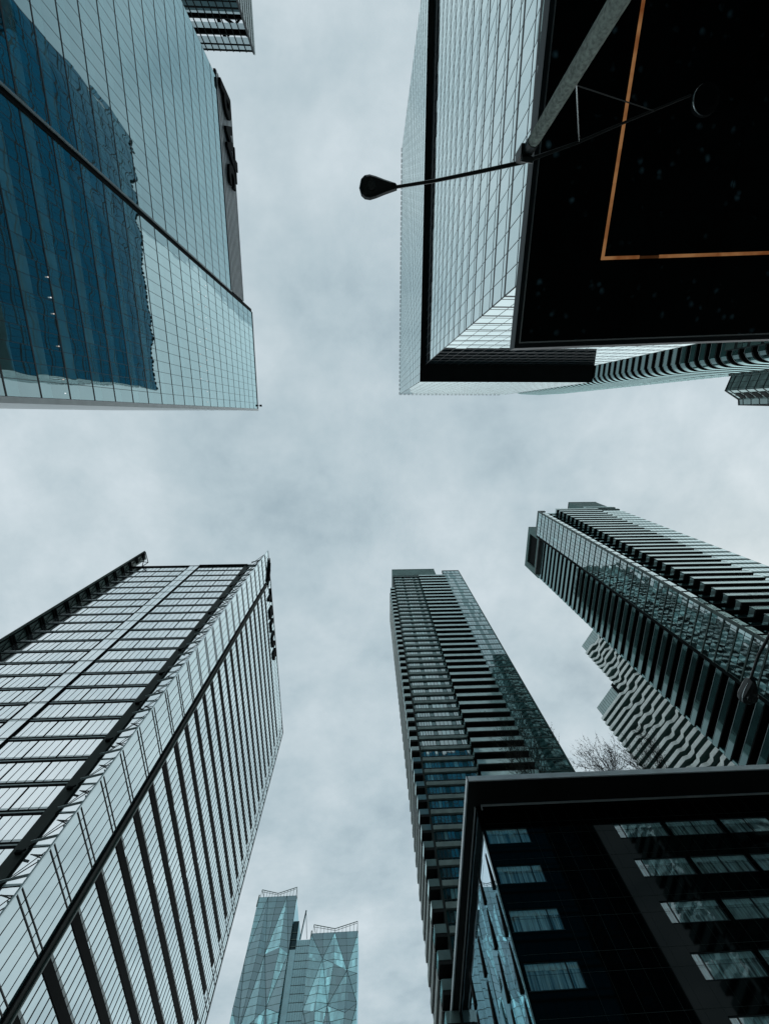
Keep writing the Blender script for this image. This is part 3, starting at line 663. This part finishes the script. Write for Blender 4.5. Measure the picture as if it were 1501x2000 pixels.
# ================================================================== J: white wavy balcony tower behind
J = thing('condo_tower', 'tower wrapped in rippling white balcony bands, behind the broad apartment tower', 'tower', (135, 150, GZ))
ja = Vector((111.9, 142.8)); jb = Vector((140.0, 84.5)); jf = Face(ja, jb, (-1, -.4)); jl = jf.len
m = MB(); m.prism([jf.p(.3, 0, -2.2)[:2], jf.p(14.2, 0, -2.2)[:2], jf.p(14.2, 0, -22)[:2], jf.p(.3, 0, -22)[:2]], GZ, 148.5); m.prism([jf.p(17, 0, -2.2)[:2], jf.p(jl, 0, -2.2)[:2], jf.p(jl, 0, -22)[:2], jf.p(17, 0, -22)[:2]], GZ, 178); m.build('core', 'window_glass', J)
i = 0; z = 176.5
while z > 30:
    s0 = 16.6 if z > 148 else 0.0
    wv = random.uniform(-3, 3)+math.sin(i*.35)*2
    kn = [(s0, 0)]
    c1 = 17+wv*1.3+random.uniform(-2, 2); c2 = 27+math.sin(i*.8+2)*3; c3 = 6+math.sin(i*.9)*2.5
    pts = [(s0, 1.0)]
    if s0 < 1 : pts += [(c3, 1.0)]+([(c3+1.4, -.3), (c3+3.6, -.3), (c3+5, 1.0)] if random.random() < .22 else [])
    pts += [(max(c1, pts[-1][0]+1), 1.0), (max(c1, pts[-1][0]+1)+1.5, -.3)]
    pts += [(pts[-1][0]+random.uniform(1.2, 3.5), -.3)]; pts += [(pts[-1][0]+1.5, 1.0)]
    if random.random() < .3: pts += [(max(c2+2, pts[-1][0]+2), 1.0)]; pts += [(pts[-1][0]+1.4, -.3), (pts[-1][0]+4.5, -.3), (pts[-1][0]+5.9, 1.0)]
    pts = [p for p in pts if p[0] < jl-.5]+[(jl, 1.0)]
    m = MB()
    for (a, oa), (b, ob) in zip(pts, pts[1:]):
        m.hexa([jf.p(a, z, -2.5), jf.p(b, z, -2.5), jf.p(b, z, ob), jf.p(a, z, oa), jf.p(a, z+.25, -2.5), jf.p(b, z+.25, -2.5), jf.p(b, z+.25, ob), jf.p(a, z+.25, oa)], 0)
        m.hexa([jf.p(a, z-.05, oa-.15), jf.p(b, z-.05, ob-.15), jf.p(b, z-.05, ob+.02), jf.p(a, z-.05, oa+.02), jf.p(a, z+1.35, oa-.15), jf.p(b, z+1.35, ob-.15), jf.p(b, z+1.35, ob+.02), jf.p(a, z+1.35, oa+.02)], 1)
    m.build('balcony_band', ['grey_green', 'pale_concrete'], J); i += 1; z -= 3.0
for s0, s1, z0, z1 in ((0.6, 14, 149.5, 155), (17, jl, 179, 185)):
    m = MB(); jf.box(m, s0, s1, z0, z1, -14, -1.2, 0)
    for s_ in frange(s0, s1, 1.3): jf.box(m, s_, s_+.1, z0, z1, -1.2, -1.1, 1)
    m.build('roof_screen', ['balustrade', 'mullion'], J)
m = MB(); jf.box(m, 14.2, 16.4, 150, 156, -12, -1.2); m.build('roof_pier', 'black_metal', J)

# ================================================================== K: two faceted glass towers far off
def facet_tower(label, x0, x1, y, top, group, rows, flip):
    T = thing('office_tower', label, 'tower', ((x0+x1)/2, y+15, GZ), group)
    mid = (x0+x1)/2; hw_ = (x1-x0)/2
    m = MB(); m.box(x0+1, x1-1, y+3, y+32, GZ, top-1); m.build('core', 'dark_teal', T)
    # quilted front: vertices alternate in and out
    m = MB(); q = MB()
    zs = [top]+rows+[0.0]
    cols = [x0, x0+hw_*.5, mid, mid+hw_*.5, x1]; rj = random.Random(5+flip)
    jz = [[0]*5]+[[rj.uniform(-6, 6) for _ in range(5)] for _ in rows]+[[0]*5]; jx = [[0]*5]+[[0]+[rj.uniform(-2.2, 2.2) for _ in range(3)]+[0] for _ in rows]+[[0]*5]
    def off(i, j): return (3.2 if (i+j+flip) % 2 == 0 else .4) if i > 0 else .4
    for i in range(len(zs)-1):
        for j in range(4):
            P00 = Vector((cols[j]+jx[i][j], y-off(i, j), zs[i]+jz[i][j])); P10 = Vector((cols[j+1]+jx[i][j+1], y-off(i, j+1), zs[i]+jz[i][j+1]))
            P01 = Vector((cols[j]+jx[i+1][j], y-off(i+1, j), zs[i+1]+jz[i+1][j])); P11 = Vector((cols[j+1]+jx[i+1][j+1], y-off(i+1, j+1), zs[i+1]+jz[i+1][j+1]))
            tri = [(P00, P10, P01), (P10, P11, P01)] if (i+j+flip) % 2 == 0 else [(P00, P10, P11), (P00, P11, P01)]
            for t3 in tri:
                # cut every facet into floor strips so each pane gets its own tone
                za, zb_ = max(p.z for p in t3), min(p.z for p in t3); n = max(1, round((za-zb_)/4)); refl_tone = random.choice((.12, .4, 1.2, 2.4, 3.0))  # per-facet tone paints in reflections that the surroundings don't supply
                def clip(pg, ax, val, keep):
                    o2 = []
                    for a, b in zip(pg, pg[1:]+pg[:1]):
                        ina = (a[ax]-val)*keep >= -1e-6; inb = (b[ax]-val)*keep >= -1e-6
                        if ina: o2.append(a)
                        if ina != inb: o2.append(a.lerp(b, (val-a[ax])/(b[ax]-a[ax])))
                    return o2
                kz = math.floor(zb_/4)
                while kz*4 < za:
                    band = clip(clip(list(t3), 2, kz*4, 1), 2, kz*4+4, -1)
                    if len(band) > 2:
                        kx = math.floor(min(p.x for p in band)/2.2); xm = max(p.x for p in band); rowt = random.choice((.8, 1.0, 1.0, 1.25))
                        while kx*2.2 < xm:
                            pn = clip(clip(band, 0, kx*2.2, 1), 0, kx*2.2+2.2, -1); kx += 1
                            if len(pn) > 2: m.poly(pn, (0, -1, 0), 0, refl_tone*rowt*random.choice((.6, .9, 1.0, 1.15, 1.9 if random.random() < .35 else 1.0)))
                        ln = clip(band, 2, kz*4+.24, -1)
                        if len(ln) > 2: m.poly([p+Vector((0, -.06, 0)) for p in ln], (0, -1, 0), 1)
                    kz += 1
                q_ = list(t3)
                for a, b in zip(q_, q_[1:]+q_[:1]):
                    if abs(a.z-b.z) > 3 and a.x != b.x: q.bar(a+Vector((0, -.1, 0)), b+Vector((0, -.1, 0)), .13)
    m.build('quilted_glass', ['facet_glass', 'grey_green'], T); q.build('facet_edge', 'mullion', T)
    m = MB()
    ff = Face((x0, y), (x1, y), (0, -1))
    for z in frange(60, top, 4.0): ff.box(m, .2, x1-x0-.2, z, z+.22, -2, .35)
    for s_ in frange(0, x1-x0, 1.6): ff.box(m, s_, s_+.10, 60, top, -2, .30)
    m.build('mullion_grid', 'grey_green', T)
    # side faces
    m = MB(); m.poly([(x0, y, GZ), (x0, y+30, GZ), (x0, y+30, top), (x0, y, top)], (-1, 0, 0)); m.poly([(x1, y, GZ), (x1, y+30, GZ), (x1, y+30, top), (x1, y, top)], (1, 0, 0)); m.build('side_wall', 'facet_glass', T)
    # open V-notched crown
    m = MB(); zc_ = top+.6; zh = top+5.0
    rim = [(x0+1.5, zh), (mid, zc_+1.4), (x1-.5, zh+.6)]
    for (a, za), (b, zb_) in zip(rim, rim[1:]):
        m.bar((a, y-.4, za), (b, y-.4, zb_), .35); m.bar((a, y-.4, za-1.3), (b, y-.4, zb_-1.0), .2)
        for k in range(7):
            t_ = k/6; xx = a+(b-a)*t_; m.bar((xx, y-.4, top-.5), (xx, y-.4, za+(zb_-za)*t_), .25)
    m.bar((x0+1.5, y-.4, zh), (x0+3.5, y+25, zh), .3); m.bar((x1-.5, y-.4, zh), (x1-2, y+25, zh), .3)
    m.bar((x0+.0, y-.4, top-6), (x0+.3, y-.4, top+1.5), .8)
    m.build('crown_frame', 'mid_green', T)
    m = MB(); m.prism([(x0+.5, y+.5), (x1-.5, y+.5), (x1-.5, y+30), (x0+.5, y+30)], top-.3, top); m.build('roof', 'roofing', T)
    return T
T1 = facet_tower('taller of the two far faceted glass towers at the bottom, the left one', -92.5, -62.0, 380, 223.5, 'two faceted glass towers far down the street', [186, 158, 132, 106], 0)
T2 = facet_tower('shorter of the two far faceted glass towers at the bottom, the right one', -47.0, -11.5, 381, 200.0, 'two faceted glass towers far down the street', [182, 160, 136, 112], 1)
m = MB(); m.box(-61.9, -57.5, 383, 402, GZ, 209); m.bar((-55, 382.5, 198), (-53, 382.5, 215), .9); m.bar((-53.2, 382.5, 215), (-50, 382.5, 198), .35); m.build('link_bay', 'dark_teal', T1)
m = MB()
for z in frange(110, 197, 4): m.box(-57.4, -47.1, 382.1, 382.3, z, z+.2)
for z in frange(150, 206, 4): m.box(-61.8, -57.6, 382.6, 383, z, z+.4)
for x in frange(-57, -47.2, 1.6): m.box(x, x+.1, 382.1, 382.3, 100, 197)
m.box(-57.4, -47.1, 382.3, 400, GZ, 197.5, 1); m.box(-62.0, -57.4, 381.6, 383, GZ, 192, 1); m.build('link_glazing', ['mid_green', 'facet_glass'], T1)

# ================================================================== M: black hotel, lower right
M = thing('hotel_building', 'glossy black building with curtained windows and a wide flat eave, lower right corner', 'building', (35, 60, GZ))
mf = Face((11.5, 42.0), (75, 42.0), (0, -1)); ml = Face((11.5, 42.0), (11.5, 86.0), (-1, 0))
WR = []   # (row top, row bottom)
for k in range(8): WR.append((29.6-3.33*k, 28.1-3.36*k))
cols = [(0.12, 4.65, .78), (13.9, 19.1, .14), (19.55, 25.1, .5), (25.6, 30.9, .5), (31.6, 36.9, .5), (37.6, 42.9, .5), (43.6, 48.9, .5), (49.6, 54.9, .5)]
m = MB()
zt = 31.9; xs = [0]+[v for a, b, _ in cols for v in (a, b)]+[63]
for i_, (wt, wb) in enumerate(WR):
    mf.box(m, 0, 63, wt, zt, -.6, 0)
    for a, b in zip(xs[0::2], xs[1::2]+[63]): 
        if b > a+.01: mf.box(m, a, b, wb, wt, -.6, 0)
    zt = wb
mf.box(m, 0, 63, GZ, zt, -.6, 0)
m.build('front_wall', 'black_stone', M)
for wt, wb in WR:
    for a, b, dv in cols:
        wr = MB()
        mf.box(wr, a, b, wt-.05, wt, -.45, -.05); mf.box(wr, a, b, wb, wb+.05, -.45, .03); mf.box(wr, a, a+.05, wb+.05, wt-.05, -.45, -.05); mf.box(wr, b-.05, b, wb+.05, wt-.05, -.45, -.05)
        d_ = a+(b-a)*dv; mf.box(wr, d_-.05, d_+.05, wb+.05, wt-.05, -.40, -.08)
        W = wr.build('window', 'mullion', M)
        cu = MB(); n = int((b-a)/.16)
        for k in range(n):   # hanging curtain with folds behind the pane
            s0 = a+.06+(b-a-.12)*k/n; s1 = a+.06+(b-a-.12)*(k+1)/n; o0 = -.24+.04*(k % 2); o1 = -.24+.04*((k+1) % 2)
            cu.poly([mf.p(s0, wb+.05, o0), mf.p(s1, wb+.05, o1), mf.p(s1, wt-.42, o1), mf.p(s0, wt-.42, o0)], mf.n, 0, random.uniform(.6, 1.1)*(1 if random.random() < .8 else .3))
        mf.box(cu, a+.05, b-.05, wt-.42, wt-.05, -.26, -.18, 0, 1.25)
        cu.build('curtain', 'curtain', W)
        gl_ = MB(); gl_.poly([mf.p(a+.05, wb+.05, -.11), mf.p(b-.05, wb+.05, -.11), mf.p(b-.05, wt-.05, -.11), mf.p(a+.05, wt-.05, -.11)], mf.n)
        gl_.build('pane', 'clear_pane' if 'clear_pane' in MATS else 'window_glass', W)
m = MB()
for z in frange(GZ+.4, 31.5, 3.345):
    for dz in (0, 1.15): mf.box(m, 0, 63, z+dz-.012, z+dz+.012, .0, .006)
for s_ in frange(5.2, 62, 1.45): mf.box(m, s_-.01, s_+.01, GZ, 31.8, 0, .005)
m.build('cladding_joint', 'dark_green', M)
# left side: mirror cladding with black slots
m = MB()
for z in frange(GZ, 31.9, 3.34):
    for s_ in frange(.4, 43, 2.8): ml.pane(m, s_, s_+2.8, z, min(z+3.34, 31.9), 0, .004, 0, random.uniform(.8, 1.3))
m.build('mirror_cladding', 'mirror_clad', M)
m = MB(); ml.box(m, -.02, .4, GZ, 31.9, -.3, .05); m.build('corner_pier', 'black_stone', M)
for i_, z in enumerate(frange(GZ+.2, 31, 3.34)):
    for j, s_ in enumerate((1.3, 6.2, 13.5, 22.5, 33)):
        zz = z+(1.7 if j % 2 else 0)
        if zz+2.9 > 31: continue
        q = MB(); w_ = .35+.03*s_
        q.hexa([ml.p(s_, zz, 0.01), ml.p(s_+w_, zz, .01), ml.p(s_+w_, zz, .16), ml.p(s_, zz, .16), ml.p(s_, zz+2.9, 0.01), ml.p(s_+w_, zz+2.9, .01), ml.p(s_+w_, zz+2.9, .03), ml.p(s_, zz+2.9, .03)])
        q.build('slot_shutter', 'black_metal', M)
m = MB(); m.box(12.2, 75, 42.7, 86, GZ, 31.95); m.build('core', 'soffit_dark', M)
m = MB(); m.box(10.45, 80, 38.55, 90, 32.0, 32.45); m.build('eave', 'soffit_dark', M)
m = MB(); m.box(10.35, 80, 38.4, 38.55, 31.98, 32.52); m.box(10.3, 10.45, 38.4, 90, 31.98, 32.52); m.build('eave_fascia', 'fascia', M)
m = MB(); m.box(12.0, 75, 41.75, 41.86, 31.78, 31.95); m.box(12.0, 12.1, 41.86, 42.0, 31.5, 31.95); m.build('light_trim', 'white_metal', M)
m = MB(); m.box(11.3, 11.36, 42, 86, 31.7, 31.96); m.build('side_trim', 'white_metal', M)
m = MB(); m.box(13, 78, 46, 88, 32.45, 32.7); m.build('roof', 'roofing', M)

# ================================================================== bare trees on the roof terrace
def bare_tree(label, x, y, z0, h, spread, lean, mat, seed, n_main=7, depth=4):
    rnd = random.Random(seed)
    T = thing('bare_tree', label, 'tree', (x, y, z0), 'bare trees growing on the roof terrace')
    tr = MB(); cr_ = MB()
    top = Vector((x+lean*.3, y, z0+h*.35)); tr.tube([(x, y, z0), (x+lean*.1, y, z0+h*.18), top], [.16, .12, .09], 7)
    def grow(p, d, ln, r, dep):
        pts = [p]; q = p.copy(); dd = d.copy()
        for k in range(3):
            dd = (dd+Vector((rnd.gauss(0, .12), rnd.gauss(0, .12), rnd.gauss(.07, .08)))).normalized(); q = q+dd*(ln/3); pts.append(q.copy())
        cr_.tube(pts, [r, r*.8, r*.6, r*.4], 4, 0, 1, False)
        if dep == 0:
            for _ in range(5):
                b = pts[rnd.randint(1, 3)]+Vector((rnd.gauss(0, .05), rnd.gauss(0, .05), rnd.gauss(0, .05))); s2 = rnd.uniform(.03, .07)
                v = Vector((rnd.gauss(0, 1), rnd.gauss(0, 1), rnd.gauss(0, 1))).normalized()*s2; u_ = Vector((rnd.gauss(0, 1), rnd.gauss(0, 1), rnd.gauss(0, 1))).normalized()*s2
                cr_.poly([b-v, b-u_, b+v, b+u_], None, 1)
            return
        for _ in range(rnd.randint(3, 4)):
            st = pts[rnd.randint(1, 3)]
            nd = (dd+Vector((rnd.gauss(0, .45), rnd.gauss(0, .45), rnd.gauss(.15, .3)))).normalized()
            grow(st, nd, ln*rnd.uniform(.5, .75), r*.55, dep-1)
    for k in range(n_main):
        a = 2*math.pi*k/n_main+rnd.uniform(-.3, .3)
        d = Vector((math.cos(a)*spread, math.sin(a)*spread*.6, 1)).normalized()
        grow(top.copy() if k % 2 else Vector(((x+top.x)/2, (y+top.y)/2, (z0+top.z)/2)), d, h*.42, .06, depth)
    tr.build('trunk', 'bark', T); cr_.build('crown', ['bark', mat], T)
bare_tree('bare spiky tree against the sky behind the eave of the black building', 30.3, 44.5, 32.7, 8.2, .55, 0, 'bark', 3, 13, 3)
bare_tree('bare spiky tree in front of the rippling white tower, behind the eave', 36.5, 45.0, 32.7, 8.8, .8, 0, 'bark', 5, 13, 3)
bare_tree('thin brownish tree in front of the slim tower, behind the corner of the eave', 20.3, 44.6, 32.7, 11.0, .6, 0, 'bud', 8, 13, 3)

# ================================================================== street lamps
def pear(mb, tip, dirv, ln, wd, th, mat=0):
    """flat pear-shaped lamp head lying horizontally: narrow at the arm"""
    d = Vector((dirv[0], dirv[1], 0)).normalized(); u = Vector((-d.y, d.x, 0)); tip = Vector(tip)
    prof = [(0, .24), (.06, .30), (.3, .55), (.55, .85), (.72, 1.0), (.86, .93), (.95, .66), (1.0, .0)]
    ringsz = [(-.5, .72), (-.32, .93), (0, 1.0), (.3, .85), (.5, .45)]
    pts2 = [(t_, w_) for t_, w_ in prof]+[(t_, -w_) for t_, w_ in prof[-2::-1]]
    cen = tip+d*(ln*.62); idx = []
    for zr, sc in ringsz:
        idx.append(len(mb.v))
        for t_, w_ in pts2:
            p = tip+d*(ln*t_)+u*(wd/2*w_); p = cen+(p-cen)*sc if sc < 1 else p; mb.v.append((p.x, p.y, tip.z+zr*th))
    n = len(pts2)
    for a, b in zip(idx, idx[1:]):
        for j in range(n): mb.f.append((a+j, a+(j+1) % n, b+(j+1) % n, b+j)); mb.m.append(mat); mb.t.append(1.0)
    for i_ in (idx[0], idx[-1]): mb.f.append(tuple(i_+j for j in range(n))); mb.m.append(mat); mb.t.append(1.0)
    return cen
def disc(mb, c, r, z, th, mat=0, seg=28): mb.tube([(c[0], c[1], z), (c[0], c[1], z-th*.6), (c[0], c[1], z-th)], [r, r*.97, r*.6], seg, mat)
KH = 8.5/8.0
S = thing('street_lamp', 'double-armed street lamp on a thick concrete pole under the black canopy', 'street lamp', (2.98*1.0, -4.68, GZ))
px_, py_ = 3.0, -4.72
m = MB(); m.tube([(px_, py_, GZ), (px_, py_, 0), (px_, py_, 4), (px_, py_, 8.35)], [.17, .16, .13, .105], 8); m.build('pole', 'pole', S)
m = MB(); m.tube([(px_, py_, 8.05), (px_, py_, 8.5)], [.115, .115], 10); m.box(px_-.15, px_+.02, py_-.07, py_+.10, 8.25, 8.54); m.tube([(px_-.12, py_+.14, 8.3), (px_+.1, py_+.16, 8.3)], .05, 8); m.build('bracket', 'lamp_black', S)
lt = (.60, -4.19, 8.52)
arm = [(.55, -4.19, 8.52), (1.3, -4.32, 8.55), (2.2, -4.50, 8.56), (3.0, -4.66, 8.55), (4.0, -4.98, 8.54), (5.0, -5.36, 8.52), (6.05, -5.74, 8.5)]
m = MB(); m.tube(arm, [.028, .03, .034, .036, .026, .022, .020], 10); m.build('arm', 'lamp_black', S)
m = MB(); m.tube([(px_+.05, py_-.03, 6.75), (4.03, -4.99, 8.5)], .011, 6); m.build('brace', 'steel', S)
m = MB(); m.tube([(px_+.05, py_-.03, 6.9), (5.38, -5.49, 8.5)], .009, 6); m.build('brace', 'lamp_black', S)
hd = MB(); c = pear(hd, (.60, -4.19, 8.53), (-1, .03), .72, .40, .20); h1 = hd.build('lamp_head', 'lamp_black', S)
l_ = MB(); disc(l_, (c.x-.05, c.y), .10, 8.44, .035); l_.build('lens', 'lens', h1)
m = MB(); disc(m, (6.42, -5.74), .26, 8.62, .10, 0); disc(m, (6.42, -5.74), .20, 8.70, .05, 0); h2 = m.build('lamp_head', 'black_metal', S)
m = MB()
rim_glint = [(6.42+.262*math.cos(R_(a)), -5.74+.262*math.sin(R_(a)), 8.56) for a in range(95, 250, 12)]
m.tube(rim_glint, [.003+.009*math.sin(math.pi*i/(len(rim_glint)-1)) for i in range(len(rim_glint))], 6); m.build('rim', 'steel', h2)  # tapered bright arc: the rim highlight modelled as a steel crescent

S2 = thing('street_lamp', 'street lamp head hanging in at the right edge, in front of the broad apartment tower', 'street lamp', (12.2, 3.2, GZ))
m = MB(); m.tube([(12.2, 3.2, GZ), (12.2, 3.2, 8.3)], [.16, .11], 8); m.build('pole', 'pole', S2)
m = MB(); m.tube([(12.2, 3.2, 8.3), (11.5, 4.2, 8.52), (10.75, 5.5, 8.56), (10.5, 6.3, 8.53), (10.42, 7.05, 8.5)], [.05, .045, .04, .035, .03], 8); m.build('arm', 'lamp_black', S2)
m = MB(); c = pear(m, (10.42, 7.02, 8.5), (.06, 1), .80, .42, .34); h3 = m.build('lamp_head', 'lamp_black', S2)
m = MB(); disc(m, (c.x, c.y+.02), .16, 8.38, .09); m.build('lens', 'lens', h3)
m = MB(); m.tube([(10.28, 7.1, 8.42), (10.22, 7.3, 8.40), (10.21, 7.5, 8.40), (10.27, 7.72, 8.42)], [.006, .018, .018, .004], 6); m.build('rim', 'steel', h3)  # edge highlight of this head, likewise built as a bright crescent
